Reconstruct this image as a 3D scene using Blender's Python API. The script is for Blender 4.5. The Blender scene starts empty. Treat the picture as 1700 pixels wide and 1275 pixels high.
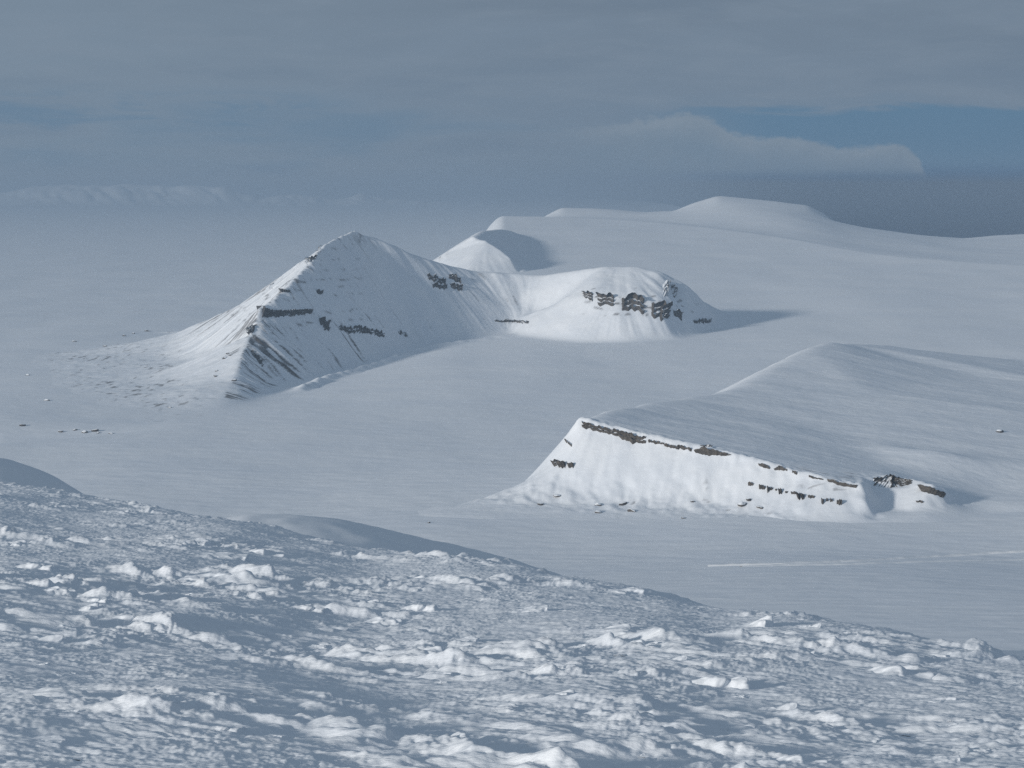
import bpy, math, random
import numpy as np
from mathutils.geometry import delaunay_2d_cdt
from mathutils import Vector, Matrix

S = bpy.context.scene
COL = S.collection

# ------------------------------------------------------------------ camera
CZ = 450.0                                   # eye height above the glacier plain, metres
F = 3757.0                                   # focal length in pixels of the 1700 px wide photograph
HOR = 310.0                                  # picture row of eye level
PITCH = math.atan((637.5 - HOR) / F)
cam = bpy.data.cameras.new('camera')
cam.sensor_width = 36.0
cam.lens = F / 1700 * 36.0
cam.clip_start = 0.3
cam.clip_end = 400000
cam_o = bpy.data.objects.new('camera', cam)
cam_o.location = (0, 0, CZ)
cam_o.rotation_euler = (math.pi / 2 - PITCH, 0, 0)
COL.objects.link(cam_o)
S.camera = cam_o

# ------------------------------------------------------------------ light
SUN_EL, SUN_AZ = math.radians(12.6), math.radians(226.0)     # azimuth clockwise from +Y
SUN_STRENGTH = 3.75
SKY_STRENGTH = 0.1
sd = Vector((math.sin(SUN_AZ) * math.cos(SUN_EL), math.cos(SUN_AZ) * math.cos(SUN_EL), math.sin(SUN_EL)))
sun = bpy.data.lights.new('sun', 'SUN')
sun.energy = SUN_STRENGTH
sun.angle = math.radians(4.0)
sun.color = (1.0, 0.945, 0.87)
sun_o = bpy.data.objects.new('sun', sun)
sun_o.rotation_euler = sd.to_track_quat('Z', 'Y').to_euler()
sun_o.location = (0, 0, 1500)
COL.objects.link(sun_o)

S.view_settings.view_transform = 'Standard'
S.view_settings.look = 'None'
S.view_settings.gamma = 1
S.view_settings.use_curve_mapping = False
S.view_settings.exposure = -0.14
S.render.engine = 'CYCLES'
S.cycles.max_bounces = 5
S.cycles.diffuse_bounces = 3
S.cycles.volume_bounces = 1
S.cycles.use_denoising = False
S.cycles.sample_clamp_indirect = 2.0
S.cycles.sample_clamp_direct = 6.0


class NT:
    """small helper round a node tree"""
    def __init__(self, tree):
        self.t = tree
        tree.nodes.clear()

    def n(self, kind, **kw):
        nd = self.t.nodes.new(kind)
        for k, v in kw.items():
            setattr(nd, k, v)
        return nd

    def put(self, sock, v):
        if isinstance(v, bpy.types.NodeSocket):
            self.t.links.new(v, sock)
        elif v is not None:
            sock.default_value = v

    def math(self, op, a, b=None, c=None, clamp=False):
        nd = self.n('ShaderNodeMath', operation=op, use_clamp=clamp)
        for i, v in enumerate((a, b, c)):
            self.put(nd.inputs[i], v)
        return nd.outputs[0]

    def ramp(self, x, lo, hi, a=0.0, b=1.0, smooth=True):
        nd = self.n('ShaderNodeMapRange', clamp=True)
        nd.interpolation_type = 'SMOOTHSTEP' if smooth else 'LINEAR'
        for i, v in enumerate((x, lo, hi, a, b)):
            self.put(nd.inputs[i], v)
        return nd.outputs[0]

    def mix(self, fac, a, b):
        nd = self.n('ShaderNodeMix', data_type='RGBA')
        self.put(nd.inputs['Factor'], fac)
        self.put(nd.inputs[6], a)
        self.put(nd.inputs[7], b)
        return nd.outputs[2]

    def noise(self, vec, scale, detail=4.0, rough=0.55, dist=0.0):
        nd = self.n('ShaderNodeTexNoise')
        self.put(nd.inputs['Vector'], vec)
        nd.inputs['Scale'].default_value = scale
        nd.inputs['Detail'].default_value = detail
        nd.inputs['Roughness'].default_value = rough
        nd.inputs['Distortion'].default_value = dist
        return nd.outputs[0]

    def curve(self, x, pts):
        """piecewise curve through (x, y) points inside 0..1"""
        nd = self.n('ShaderNodeFloatCurve')
        c = nd.mapping.curves[0]
        while len(c.points) > 2:
            c.points.remove(c.points[1])
        c.points[0].location = pts[0]
        c.points[1].location = pts[-1]
        for p in pts[1:-1]:
            c.points.new(*p)
        for p in c.points:
            p.handle_type = 'AUTO_CLAMPED'
        nd.mapping.update()
        self.put(nd.inputs['Value'], x)
        return nd.outputs[0]

    def vec(self, x, y, z):
        nd = self.n('ShaderNodeCombineXYZ')
        for i, v in enumerate((x, y, z)):
            self.put(nd.inputs[i], v)
        return nd.outputs[0]


def lin(r, g, b):
    def f(c):
        c /= 255.0
        return c / 12.92 if c <= 0.04045 else ((c + 0.055) / 1.055) ** 2.4
    return (f(r), f(g), f(b), 1.0)


# ------------------------------------------------------------------ sky: Nishita air with layers of cloud in front of it
W = bpy.data.worlds.new('World')
S.world = W
W.use_nodes = True
N = NT(W.node_tree)
geo = N.n('ShaderNodeTexCoord')
sep = N.n('ShaderNodeSeparateXYZ')
N.put(sep.inputs[0], geo.outputs['Generated'])
dx, dy, dz = sep.outputs
hl = N.math('POWER', N.math('ADD', N.math('MULTIPLY', dx, dx), N.math('MULTIPLY', dy, dy)), 0.5)
EL = N.math('DIVIDE', dz, N.math('MAXIMUM', hl, 0.02))               # tangent of elevation
AZ = N.math('ARCTAN2', dx, dy)                                       # compass angle from the view axis
sky = N.n('ShaderNodeTexSky', sky_type='NISHITA')
sky.sun_disc = False
sky.sun_elevation = SUN_EL
sky.sun_rotation = SUN_AZ
sky.altitude = 450
sky.air_density = 1.0
sky.dust_density = 0.6


def sc(c, k=1.06 / SKY_STRENGTH):
    return (c[0] * k, c[1] * k, c[2] * k, 1.0)


P_soft = N.vec(N.math('MULTIPLY', AZ, 1.0), N.math('MULTIPLY', EL, 5.0), 0.3)
n_soft = N.noise(P_soft, 7.0, 6.0, 0.55, 0.4)
n_soft2 = N.noise(P_soft, 22.0, 6.0, 0.6, 0.6)
P_round = N.vec(AZ, N.math('MULTIPLY', EL, 1.6), 1.7)
n_round = N.noise(P_round, 60.0, 5.0, 0.55, 0.2)
n_fine = N.noise(P_round, 150.0, 4.0, 0.6, 0.2)

# clear air: the Nishita sky, greyed towards the cool blue of the gaps
air = N.mix(0.965, sky.outputs[0], sc(lin(87, 123, 154)))
low = N.ramp(EL, 0.012, 0.002)
air = N.mix(N.math('MULTIPLY', low, 0.95), air, sc(lin(56, 97, 138)))
# high grey cloud deck
deck_c = N.mix(N.ramp(EL, 0.02, 0.09), sc(lin(117, 135, 154)), sc(lin(114, 130, 147)))
deck_c = N.mix(N.ramp(n_soft, 0.35, 0.7), deck_c, sc(lin(120, 137, 155)))
deck_c = N.mix(N.ramp(AZ, 0.05, -0.22, 0.0, 0.35), deck_c, sc(lin(132, 150, 166)))


deck_c = N.mix(N.ramp(n_soft2, 0.42, 0.68, 0.0, 0.30), deck_c, sc(lin(130, 145, 161)))
deck_c = N.mix(N.ramp(n_soft, 0.48, 0.30, 0.0, 0.22), deck_c, sc(lin(100, 121, 144)))


def window(lo0, lo1, hi1, hi0, x):
    return N.math('MULTIPLY', N.ramp(x, lo0, lo1), N.ramp(x, hi0, hi1))


wob = N.math('MULTIPLY', N.math('SUBTRACT', n_soft2, 0.5), 0.016)
ELw = N.math('ADD', EL, wob)
gapL = N.math('MULTIPLY', window(0.022, 0.029, 0.036, 0.046, ELw), window(-0.60, -0.24, -0.11, -0.04, AZ))
gapL = N.math('MULTIPLY', gapL, N.ramp(n_soft2, 0.38, 0.60))
gapR = N.math('MULTIPLY', window(-0.2, -0.1, 0.0315, 0.0365, ELw), N.ramp(AZ, 0.03, 0.12))
gapLow = N.math('MULTIPLY', N.ramp(ELw, 0.009, 0.002), N.ramp(AZ, 0.0, 0.14))
gapM = N.math('MULTIPLY', window(0.0, 0.012, 0.03, 0.042, ELw), N.ramp(n_soft, 0.40, 0.68, 0.0, 0.55))
gap = N.math('MAXIMUM', N.math('MAXIMUM', N.math('MULTIPLY', gapL, 0.6), gapR), N.math('MAXIMUM', gapLow, gapM))
col = N.mix(gap, deck_c, air)
# cumulus bank low in the right of the sky
axn = N.ramp(AZ, 0.02, 0.22, 0.0, 1.0, False)
top = N.curve(axn, [(0.0, 0.60), (0.166, 0.697), (0.219, 0.735), (0.272, 0.76), (0.338, 0.69), (0.378, 0.57), (0.443, 0.53),
                    (0.522, 0.51), (0.626, 0.415), (0.715, 0.46), (0.766, 0.36), (0.80, 0.16), (0.815, 0.0), (1.0, 0.0)])
top = N.math('MULTIPLY', top, 0.042)
top = N.math('ADD', top, N.math('MULTIPLY', N.math('SUBTRACT', n_round, 0.5), 0.0060))
top = N.math('ADD', top, N.math('MULTIPLY', N.math('SUBTRACT', n_fine, 0.5), 0.0070))
inside = N.ramp(N.math('SUBTRACT', top, EL), -0.0010, 0.0024)
base = N.math('ADD', 0.0035, N.math('MULTIPLY', N.math('SUBTRACT', n_round, 0.5), 0.003))
inside = N.math('MULTIPLY', inside, N.ramp(N.math('SUBTRACT', EL, base), -0.001, 0.005))
inside = N.math('MULTIPLY', inside, N.ramp(AZ, 0.0, 0.075))
bank_c = N.mix(N.ramp(N.math('SUBTRACT', top, EL), 0.0, 0.014), sc(lin(136, 150, 164)), sc(lin(116, 136, 155)))
bank_c = N.mix(N.ramp(n_round, 0.3, 0.75, 0.0, 0.5), bank_c, sc(lin(122, 138, 154)))
bank = N.math('MULTIPLY', inside, 0.92)
col = N.mix(bank, col, bank_c)
bg = N.n('ShaderNodeBackground')
N.put(bg.inputs[0], col)
bg.inputs[1].default_value = SKY_STRENGTH
wo = N.n('ShaderNodeOutputWorld')
N.put(wo.inputs[0], bg.outputs[0])


# ------------------------------------------------------------------ helpers: pixels, noise, meshes
def ray(px, py):
    u, v = (px - 850.0), (637.5 - py)
    y = math.cos(PITCH) * F + math.sin(PITCH) * v
    z = -math.sin(PITCH) * F + math.cos(PITCH) * v
    return u / y, z / y                       # x and z per metre of northing


def P(px, py, D):
    a, b = ray(px, py)
    return (a * D, D, CZ + b * D)


def PZ(px, py, z):
    a, b = ray(px, py)
    D = (z - CZ) / b
    return (a * D, D, z)


def sst(a, b, x):
    t = np.clip((x - a) / (b - a), 0, 1)
    return t * t * (3 - 2 * t)


def table(xs, ys, sig, lo=-1200, hi=3200):
    """smoothed look-up through (xs, ys)"""
    g = np.arange(lo, hi + 1.0)
    v = np.interp(g, xs, ys)
    n = int(sig * 3) + 1
    k = np.exp(-0.5 * (np.arange(-n, n + 1) / sig) ** 2)
    v = np.convolve(np.pad(v, n, mode='edge'), k / k.sum(), 'valid')
    return lambda x: np.interp(x, g, v)


def _hash(ix, iy, seed):
    h = (ix.astype(np.int64) * 374761393 + iy.astype(np.int64) * 668265263 + seed * 974634877) & 0xFFFFFFFF
    h = ((h ^ (h >> 13)) * 1274126177) & 0xFFFFFFFF
    return (h ^ (h >> 16)) & 0xFFFF


def perlin(x, y, seed=0):
    x0, y0 = np.floor(x), np.floor(y)
    fx, fy = x - x0, y - y0
    ux, uy = fx * fx * fx * (fx * (fx * 6 - 15) + 10), fy * fy * fy * (fy * (fy * 6 - 15) + 10)
    out = []
    for j in (0, 1):
        row = []
        for i in (0, 1):
            a = _hash(x0 + i, y0 + j, seed) * (2 * math.pi / 65536)
            row.append(np.cos(a) * (fx - i) + np.sin(a) * (fy - j))
        out.append(row[0] + ux * (row[1] - row[0]))
    return (out[0] + uy * (out[1] - out[0])) * 1.5


def fbm(x, y, octs=4, seed=0, gain=0.5, lac=2.03):
    s, a, k = 0.0, 1.0, 1.0
    for o in range(octs):
        s = s + a * perlin(x * k + o * 17.3, y * k - o * 9.1, seed + o)
        a *= gain
        k *= lac
    return s


def link(name, me, mat, parent=None):
    o = bpy.data.objects.new(name, me)
    COL.objects.link(o)
    if mat:
        me.materials.append(mat)
    if parent:
        o.parent = parent
    return o


def tag(o, label, cat=None, group=None, kind=None):
    o['label'] = label
    if cat:
        o['category'] = cat
    if group:
        o['group'] = group
    if kind:
        o['kind'] = kind
    return o


def grid_mesh(name, V, nr, nc, keep=None, attrs=None, wrap=False):
    """V is (nr*nc, 3); keep masks quads"""
    idx = np.arange(nr * nc).reshape(nr, nc)
    if wrap:
        idx = np.concatenate([idx, idx[:, :1]], axis=1)
    q = np.stack([idx[:-1, :-1], idx[:-1, 1:], idx[1:, 1:], idx[1:, :-1]], axis=-1).reshape(-1, 4)
    if keep is not None:
        q = q[keep.reshape(-1)]
        used = np.zeros(len(V), bool)
        used[q.reshape(-1)] = True
        new = np.cumsum(used) - 1
        q = new[q]
        V = V[used]
        if attrs:
            attrs = {k: a.reshape(-1)[used] for k, a in attrs.items()}
    me = bpy.data.meshes.new(name)
    me.vertices.add(len(V))
    me.vertices.foreach_set('co', np.ascontiguousarray(V, dtype=np.float32).reshape(-1))
    me.loops.add(len(q) * 4)
    me.loops.foreach_set('vertex_index', np.ascontiguousarray(q, dtype=np.int32).reshape(-1))
    me.polygons.add(len(q))
    me.polygons.foreach_set('loop_start', np.arange(0, len(q) * 4, 4, dtype=np.int32))
    me.polygons.foreach_set('use_smooth', np.ones(len(q), bool))
    if attrs:
        for k, a in attrs.items():
            at = me.attributes.new(k, 'FLOAT', 'POINT')
            at.data.foreach_set('value', np.ascontiguousarray(a, dtype=np.float32).reshape(-1))
    me.update(calc_edges=True)
    return me


def blur(a, r):
    n = int(r * 3) + 1
    k = np.exp(-0.5 * (np.arange(-n, n + 1) / r) ** 2)
    k /= k.sum()
    for ax in (0, 1):
        p = np.pad(a, [(n, n) if i == ax else (0, 0) for i in (0, 1)], mode='edge')
        out = np.zeros_like(a)
        for i, w in enumerate(k):
            out += w * (p[i:i + a.shape[0], :] if ax == 0 else p[:, i:i + a.shape[1]])
        a = out
    return a


def polydist(X, Y, pts):
    """distance to a polyline and the share of its length at the nearest point"""
    pts = np.array([(p[0], p[1]) for p in pts])
    seg = np.hypot(*(pts[1:] - pts[:-1]).T)
    cum = np.concatenate([[0], np.cumsum(seg)])
    best = np.full(X.shape, 1e9)
    side = np.zeros(X.shape)
    par = np.zeros(X.shape)
    for i in range(len(seg)):
        ax, ay = pts[i]
        ex, ey = (pts[i + 1] - pts[i]) / seg[i]
        t = np.clip((X - ax) * ex + (Y - ay) * ey, 0, seg[i])
        d = np.hypot(X - ax - ex * t, Y - ay - ey * t)
        m = d < best
        best = np.where(m, d, best)
        side = np.where(m, np.sign((X - ax) * ey - (Y - ay) * ex), side)
        par = np.where(m, (cum[i] + t) / cum[-1], par)
    return best, par, side


class Land:
    """height grid made from break lines: 3-D polylines, triangulated and laid out in plan"""
    def __init__(self, x0, x1, y0, y1, cell):
        self.x0, self.y0, self.c = x0, y0, cell
        self.nx, self.ny = int((x1 - x0) / cell) + 1, int((y1 - y0) / cell) + 1
        self.X, self.Y = np.meshgrid(x0 + np.arange(self.nx) * cell, y0 + np.arange(self.ny) * cell)

    def tin(self, lines, points=(), outside=-30.0):
        vs, es = [], []
        key = {}

        def vid(p):
            k = (round(p[0], 1), round(p[1], 1))
            if k not in key:
                key[k] = len(vs)
                vs.append(p)
            return key[k]
        for ln in lines:
            ids = [vid(p) for p in ln]
            es += [(a, b) for a, b in zip(ids, ids[1:]) if a != b]
        for p in points:
            vid(p)
        x1, y1 = self.x0 + self.nx * self.c, self.y0 + self.ny * self.c
        for p in ((self.x0 - 50, self.y0 - 50), (x1 + 50, self.y0 - 50), (x1 + 50, y1 + 50), (self.x0 - 50, y1 + 50)):
            vid((p[0], p[1], outside))
        r = delaunay_2d_cdt([Vector((p[0], p[1])) for p in vs], es, [], 0, 0.01)
        co, tris, orig = r[0], r[2], r[3]
        z = np.zeros(len(co))
        for i, o in enumerate(orig):
            if o:
                z[i] = vs[o[0]][2]
            else:                                             # a crossing of two break lines: take its nearest neighbours
                d = sorted((math.hypot(co[i].x - p[0], co[i].y - p[1]), p[2]) for p in vs)[:2]
                z[i] = (d[0][1] * d[1][0] + d[1][1] * d[0][0]) / max(d[0][0] + d[1][0], 1e-6)
                print('break lines cross near', co[i].x, co[i].y)
        H = np.full(self.X.shape, outside, float)
        for t in tris:
            (ax, ay), (bx, by), (cx, cy) = [(co[i].x, co[i].y) for i in t]
            i0 = max(0, int((min(ax, bx, cx) - self.x0) / self.c)); i1 = min(self.nx - 1, int((max(ax, bx, cx) - self.x0) / self.c) + 1)
            j0 = max(0, int((min(ay, by, cy) - self.y0) / self.c)); j1 = min(self.ny - 1, int((max(ay, by, cy) - self.y0) / self.c) + 1)
            if i1 < i0 or j1 < j0:
                continue
            X, Y = self.X[j0:j1 + 1, i0:i1 + 1], self.Y[j0:j1 + 1, i0:i1 + 1]
            den = (by - cy) * (ax - cx) + (cx - bx) * (ay - cy)
            if abs(den) < 1e-9:
                continue
            l1 = ((by - cy) * (X - cx) + (cx - bx) * (Y - cy)) / den
            l2 = ((cy - ay) * (X - cx) + (ax - cx) * (Y - cy)) / den
            l3 = 1 - l1 - l2
            m = (l1 >= -1e-6) & (l2 >= -1e-6) & (l3 >= -1e-6)
            H[j0:j1 + 1, i0:i1 + 1][m] = (l1 * z[t[0]] + l2 * z[t[1]] + l3 * z[t[2]])[m]
        self.H = H
        return H

    def sample(self, A, x, y):
        u = np.clip((np.asarray(x) - self.x0) / self.c, 0, self.nx - 1.001)
        v = np.clip((np.asarray(y) - self.y0) / self.c, 0, self.ny - 1.001)
        i, j = u.astype(int), v.astype(int)
        fu, fv = u - i, v - j
        return (A[j, i] * (1 - fu) + A[j, i + 1] * fu) * (1 - fv) + (A[j + 1, i] * (1 - fu) + A[j + 1, i + 1] * fu) * fv

    def inside(self, x, y):
        x, y = np.asarray(x), np.asarray(y)
        return (x > self.x0) & (x < self.x0 + (self.nx - 1) * self.c) & (y > self.y0) & (y < self.y0 + (self.ny - 1) * self.c)

    def streaks(self, seed, steps, soft=6.0, grain=1.0):
        """noise smeared along the fall line: avalanche gullies and flutes"""
        Hs = blur(self.H, soft)
        gy, gx = np.gradient(Hs, self.c)
        L = np.hypot(gx, gy) + 1e-4
        ux, uy = -gx / L, -gy / L
        rng = np.random.default_rng(seed)
        nz = blur(rng.standard_normal(self.H.shape), grain)
        nz /= nz.std()
        acc = nz.copy()
        for sgn in (1, -1):
            x, y = self.X.copy(), self.Y.copy()
            for _ in range(steps):
                vx, vy = self.sample(ux, x, y), self.sample(uy, x, y)
                x += sgn * vx * self.c
                y += sgn * vy * self.c
                acc += self.sample(nz, x, y)
        return acc / acc.std(), L

    def build(self, name, mat, floor, rock=None):
        V = np.stack([self.X, self.Y, self.H], -1).reshape(-1, 3)
        up = self.H > floor
        k = up[:-1, :-1] | up[1:, :-1] | up[:-1, 1:] | up[1:, 1:]
        return link(name, grid_mesh(name, V, self.ny, self.nx, k, {'rock': rock if rock is not None else np.zeros(self.H.shape)}), mat)


# ------------------------------------------------------------------ materials
def snow_material(name, bump_scale, bump_dist, stretch=(1, 1, 1), rock=False, tint=(0.84, 0.865, 0.90)):
    m = bpy.data.materials.new(name)
    m.use_nodes = True
    n = NT(m.node_tree)
    tc = n.n('ShaderNodeTexCoord')
    mp = n.n('ShaderNodeMapping')
    n.put(mp.inputs['Vector'], tc.outputs['Object'])
    mp.inputs['Scale'].default_value = stretch
    v = mp.outputs[0]
    a = n.noise(v, bump_scale, 6.0, 0.6)
    b = n.noise(v, bump_scale * 0.13, 3.0, 0.5)
    c = n.mix(n.ramp(b, 0.35, 0.65), (tint[0] * 0.955, tint[1] * 0.965, tint[2] * 0.98, 1), (tint[0], tint[1], tint[2], 1))
    p = n.n('ShaderNodeBsdfPrincipled')
    rough = 0.75
    if rock:
        at = n.n('ShaderNodeAttribute', attribute_name='rock')
        rn = n.noise(tc.outputs['Object'], 0.09, 5.0, 0.6)
        rc = n.mix(n.ramp(rn, 0.3, 0.7), (0.055, 0.052, 0.052, 1), (0.13, 0.115, 0.105, 1))
        c = n.mix(at.outputs['Fac'], c, rc)
    n.put(p.inputs['Base Color'], c)
    p.inputs['Roughness'].default_value = rough
    p.inputs['Specular IOR Level'].default_value = 0.25
    bp = n.n('ShaderNodeBump')
    bp.inputs['Strength'].default_value = 1.0
    bp.inputs['Distance'].default_value = bump_dist
    n.put(bp.inputs['Height'], a)
    n.put(p.inputs['Normal'], bp.outputs[0])
    o = n.n('ShaderNodeOutputMaterial')
    n.put(o.inputs[0], p.outputs[0])
    return m


def rock_material(name, snowline, scale, c0=(0.045, 0.043, 0.045), c1=(0.13, 0.12, 0.11)):
    """layered dark rock; snow lies on whatever faces the sky"""
    m = bpy.data.materials.new(name)
    m.use_nodes = True
    n = NT(m.node_tree)
    tc = n.n('ShaderNodeTexCoord')
    mp = n.n('ShaderNodeMapping')
    n.put(mp.inputs['Vector'], tc.outputs['Object'])
    mp.inputs['Scale'].default_value = (1, 1, 3.5)
    a = n.noise(mp.outputs[0], scale, 6.0, 0.65)
    b = n.noise(mp.outputs[0], scale * 0.35, 3.0, 0.5)
    c = n.mix(n.ramp(a, 0.32, 0.68), (*c0, 1), (*c1, 1))
    g = n.n('ShaderNodeNewGeometry')
    s = n.n('ShaderNodeSeparateXYZ')
    n.put(s.inputs[0], g.outputs['Normal'])
    f = n.math('ADD', s.outputs[2], n.math('MULTIPLY', n.math('SUBTRACT', b, 0.5), 1.1))
    c = n.mix(n.ramp(f, snowline, snowline + 0.12), c, (0.82, 0.85, 0.89, 1))
    p = n.n('ShaderNodeBsdfPrincipled')
    n.put(p.inputs['Base Color'], c)
    p.inputs['Roughness'].default_value = 0.9
    p.inputs['Specular IOR Level'].default_value = 0.2
    bp = n.n('ShaderNodeBump')
    bp.inputs['Distance'].default_value = 0.6 / scale * 0.25
    n.put(bp.inputs['Height'], a)
    n.put(p.inputs['Normal'], bp.outputs[0])
    o = n.n('ShaderNodeOutputMaterial')
    n.put(o.inputs[0], p.outputs[0])
    return m


M_plain = snow_material('plain_snow', 0.05, 0.6, (0.5, 1, 1))
M_mount = snow_material('mountain_snow', 0.12, 0.5, (1, 1, 1), True)
M_hill = snow_material('hill_snow', 0.6, 0.12, (0.4, 1, 1))
M_fore = snow_material('crusted_snow', 22.0, 0.010, (0.55, 1.5, 1), False, (0.83, 0.86, 0.90))
M_track = snow_material('churned_snow', 0.4, 0.2, (1, 1, 1), False, (0.93, 0.935, 0.945))
M_rock = rock_material('dark_rock', 0.74, 0.10, (0.04, 0.04, 0.043), (0.095, 0.09, 0.085))
M_warm = rock_material('brown_rock', 0.74, 0.14, (0.05, 0.045, 0.04), (0.115, 0.10, 0.085))
M_bould = rock_material('boulder_rock', 0.55, 0.25)


# ------------------------------------------------------------------ the plain: one sheet to the horizon
def az_px(x, y):
    return 850.0 + F * x / np.maximum(y, 1.0)


RID = table([560, 700, 780, 840, 864, 872, 884, 900, 918, 932, 960, 990, 1050, 1072, 1100, 1118, 1150, 1190, 1240, 1290, 1340, 1366, 1385, 1450, 1530, 1600, 1660, 1700, 1800, 2100, 2600],
            [470, 460, 450, 420, 392, 381, 372, 362, 352, 345, 346, 347, 351, 352, 350, 350, 337, 326, 330, 334, 340, 353, 369, 381, 391, 397, 391, 388, 384, 400, 420], 5)
RIDS = table([560, 850, 932, 1050, 1118, 1190, 1340, 1400, 1600, 1700, 1800, 2100], [420, 400, 350, 351, 350, 332, 344, 372, 396, 388, 384, 400], 45)
RD0 = table([800, 1000, 1250, 1450, 1700], [11300, 11000, 10000, 8600, 8200], 90)


def plain_h(x, y):
    px = az_px(x, y)
    front = y > 200
    ramp = 0.05 * np.maximum(0, np.sqrt((y - 5000) ** 2 + 300 ** 2) * 0.5 + (y - 5000) * 0.5)
    m = sst(np.interp(y, [6000, 7600], [500, 742]), np.interp(y, [6000, 7600], [770, 838]), px) * front
    zr = CZ - (RIDS(px) - HOR) * 12000.0 / F
    d0 = RD0(px)
    D = np.minimum(y, 12000.0)
    base = 0.05 * (d0 - 5000)
    t = np.clip((D - d0) / (12000.0 - d0), 0, 1)
    tt = t * t * (3 - 2 * t)
    h = np.where(D < d0, ramp, base + (zr - base) * tt)
    h = h + (RIDS(px) - RID(px)) * 12000.0 / F * sst(11300, 12000, y)       # the sharp last rise to the crest
    h = h * (1 - sst(12050, 14500, y)) * m
    # apron of the near hill
    yy = 2690 + 60 * np.sin(x / 260.0) - y
    ap = 0.085 * (np.sqrt(yy * yy + 60 ** 2) + yy) * 0.5
    ap = np.where(y > 0, np.minimum(ap, 140.0), 140.0)
    h = h + ap * sst(-1500, -500, x + 0.1 * y)
    # shallow trough along the edge of the left moraine
    yc = np.interp(px, [-500, 0, 100, 235, 330], [3850, 4060, 4130, 4215, 4260])
    h = h - 15.0 * np.exp(-((y - yc) / 80.0) ** 2) * sst(330, 60, px) * sst(-900, -400, px) * front
    # long low swells and wind drift
    r = np.hypot(x, y)
    h = h + (6.0 * perlin(x / 420 + 3, y / 900, 5) + 1.3 * perlin(x / 150, y / 260, 6)) * sst(1200, 3000, r) * (1 - 0.4 * sst(9000, 14000, r))
    h = h + 7.0 * perlin(x / 1700, y / 2600 + 4, 7) * sst(7000, 10000, r) * sst(640, 760, px) * (1 - sst(11200, 11900, y))
    h = h + 0.55 * fbm(x / 60 + 0.3 * perlin(x / 200, y / 200, 9), y / 30, 4, 8) * sst(1200, 1800, r) * (1 - sst(4000, 9000, r))
    return h


# ------------------------------------------------------------------ the big mountain with its saddle and rounded dome
def glacier_z(px, py):
    a, b = ray(px, py)
    d = np.linspace(3000, 10500, 6000)
    z = CZ + b * d
    g = plain_h(a * d, d)
    i = int(np.argmax(z <= g))
    return (a * d[i], d[i], float(g[i]))


G = glacier_z
Pk = P(590, 380, 6100)
A = [Pk, P(562, 392, 5990), P(537, 405, 5890), P(522, 424, 5790), P(503, 447, 5690), P(485, 465, 5610), P(460, 487, 5510),
     P(431, 511, 5400), P(426, 527, 5365), P(414, 556, 5270), P(403, 588, 5120), P(385, 628, 4890), PZ(352, 684, -1)]
B = [A[3], P(496, 438, 5900), P(470, 455, 5980), P(440, 479, 6030), P(400, 505, 6070), P(366, 521, 6090), P(330, 537, 6120), P(290, 552, 6190), PZ(240, 566, 17), PZ(188, 578, 5), PZ(120, 588, 1), PZ(30, 592, -3)]
C = [Pk, P(615, 386, 6125), P(640, 396, 6145), P(680, 414, 6185), P(720, 430, 6230), P(755, 440, 6280), P(790, 447, 6320),
     P(850, 451, 6350), P(900, 455, 6360), P(950, 446, 6300), P(1000, 440, 6270), P(1060, 441, 6260), P(1095, 447, 6240),
     P(1140, 470, 6240), P(1170, 495, 6265), P(1186, 522, 6290), G(1194, 543)]
Ft = [A[-1], PZ(420, 664, -1), G(475, 643), G(510, 636), G(570, 617), G(640, 597), G(692, 575), G(740, 566), G(800, 560), G(850, 556),
      G(900, 562), G(960, 568), G(1040, 568), G(1120, 562), G(1160, 553), C[-1]]
E = [A[9], P(432, 590, 5175), P(455, 622, 5135), Ft[2]]
R1 = [A[4], P(535, 478, 5690), P(562, 505, 5690), P(600, 533, 5710), P(650, 556, 5780), Ft[6]]       # rib down the shaded face
Lf = [P(352, 600, 5450), P(300, 600, 5700), P(262, 606, 5760)]
Lg = [PZ(335, 645, 9), PZ(290, 638, 10), PZ(240, 626, 8), PZ(190, 612, 6), PZ(240, 595, 13), PZ(290, 577, 27), PZ(140, 612, 3), PZ(140, 650, 2.5), PZ(220, 655, 4), PZ(80, 620, 1)]
Gl = [A[-1], PZ(290, 706, -2), PZ(225, 706, -2.5), PZ(140, 700, -2), PZ(40, 680, -3), PZ(-30, 640, -4), PZ(-20, 606, -4), B[-1]]
Bk = [B[-1], (-1250, 6600, -12), (-720, 6860, -15), (-420, 6800, 0), (-180, 6900, 45), (0, 7050, 92), (220, 7200, 105), (430, 7150, 102), (610, 6880, 90), (640, 6600, 76), C[-1]]
dome_m = [P(930, 500, 6130), P(985, 486, 6080), P(1050, 490, 6060), P(1105, 500, 6060), P(1150, 520, 6130)]
dome_l = [P(960, 530, 6010), P(1030, 525, 5970), P(1100, 532, 5980), P(1150, 540, 6080)]
bowl = [P(870, 500, 6250), P(850, 530, 6165), P(905, 520, 6190)]
mas = Land(-1780, 720, 4350, 7050, 4.0)
mas.tin([A, B, C, Ft, E, R1, Gl, Bk], Lf + Lg + dome_m + dome_l + bowl)
Xm, Ym = mas.X, mas.Y
plm = plain_h(Xm, Ym)
mas.H = np.where(mas.H < -20, plm - 12, mas.H)
Hsharp = mas.H.copy()
dA, _, _ = polydist(Xm, Ym, A[:11])
dB, _, _ = polydist(Xm, Ym, B[:6])
sharp = np.exp(-(np.minimum(dA, dB) / 22.0) ** 2)
soft = sst(75, 15, mas.H) * sst(470, 330, 850 + F * Xm / Ym)
mas.H = blur(mas.H, 3.5) * (1 - soft) + blur(mas.H, 12) * soft
mas.H = mas.H * (1 - 0.75 * sharp) + (blur(Hsharp, 1.0)) * 0.75 * sharp
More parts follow.
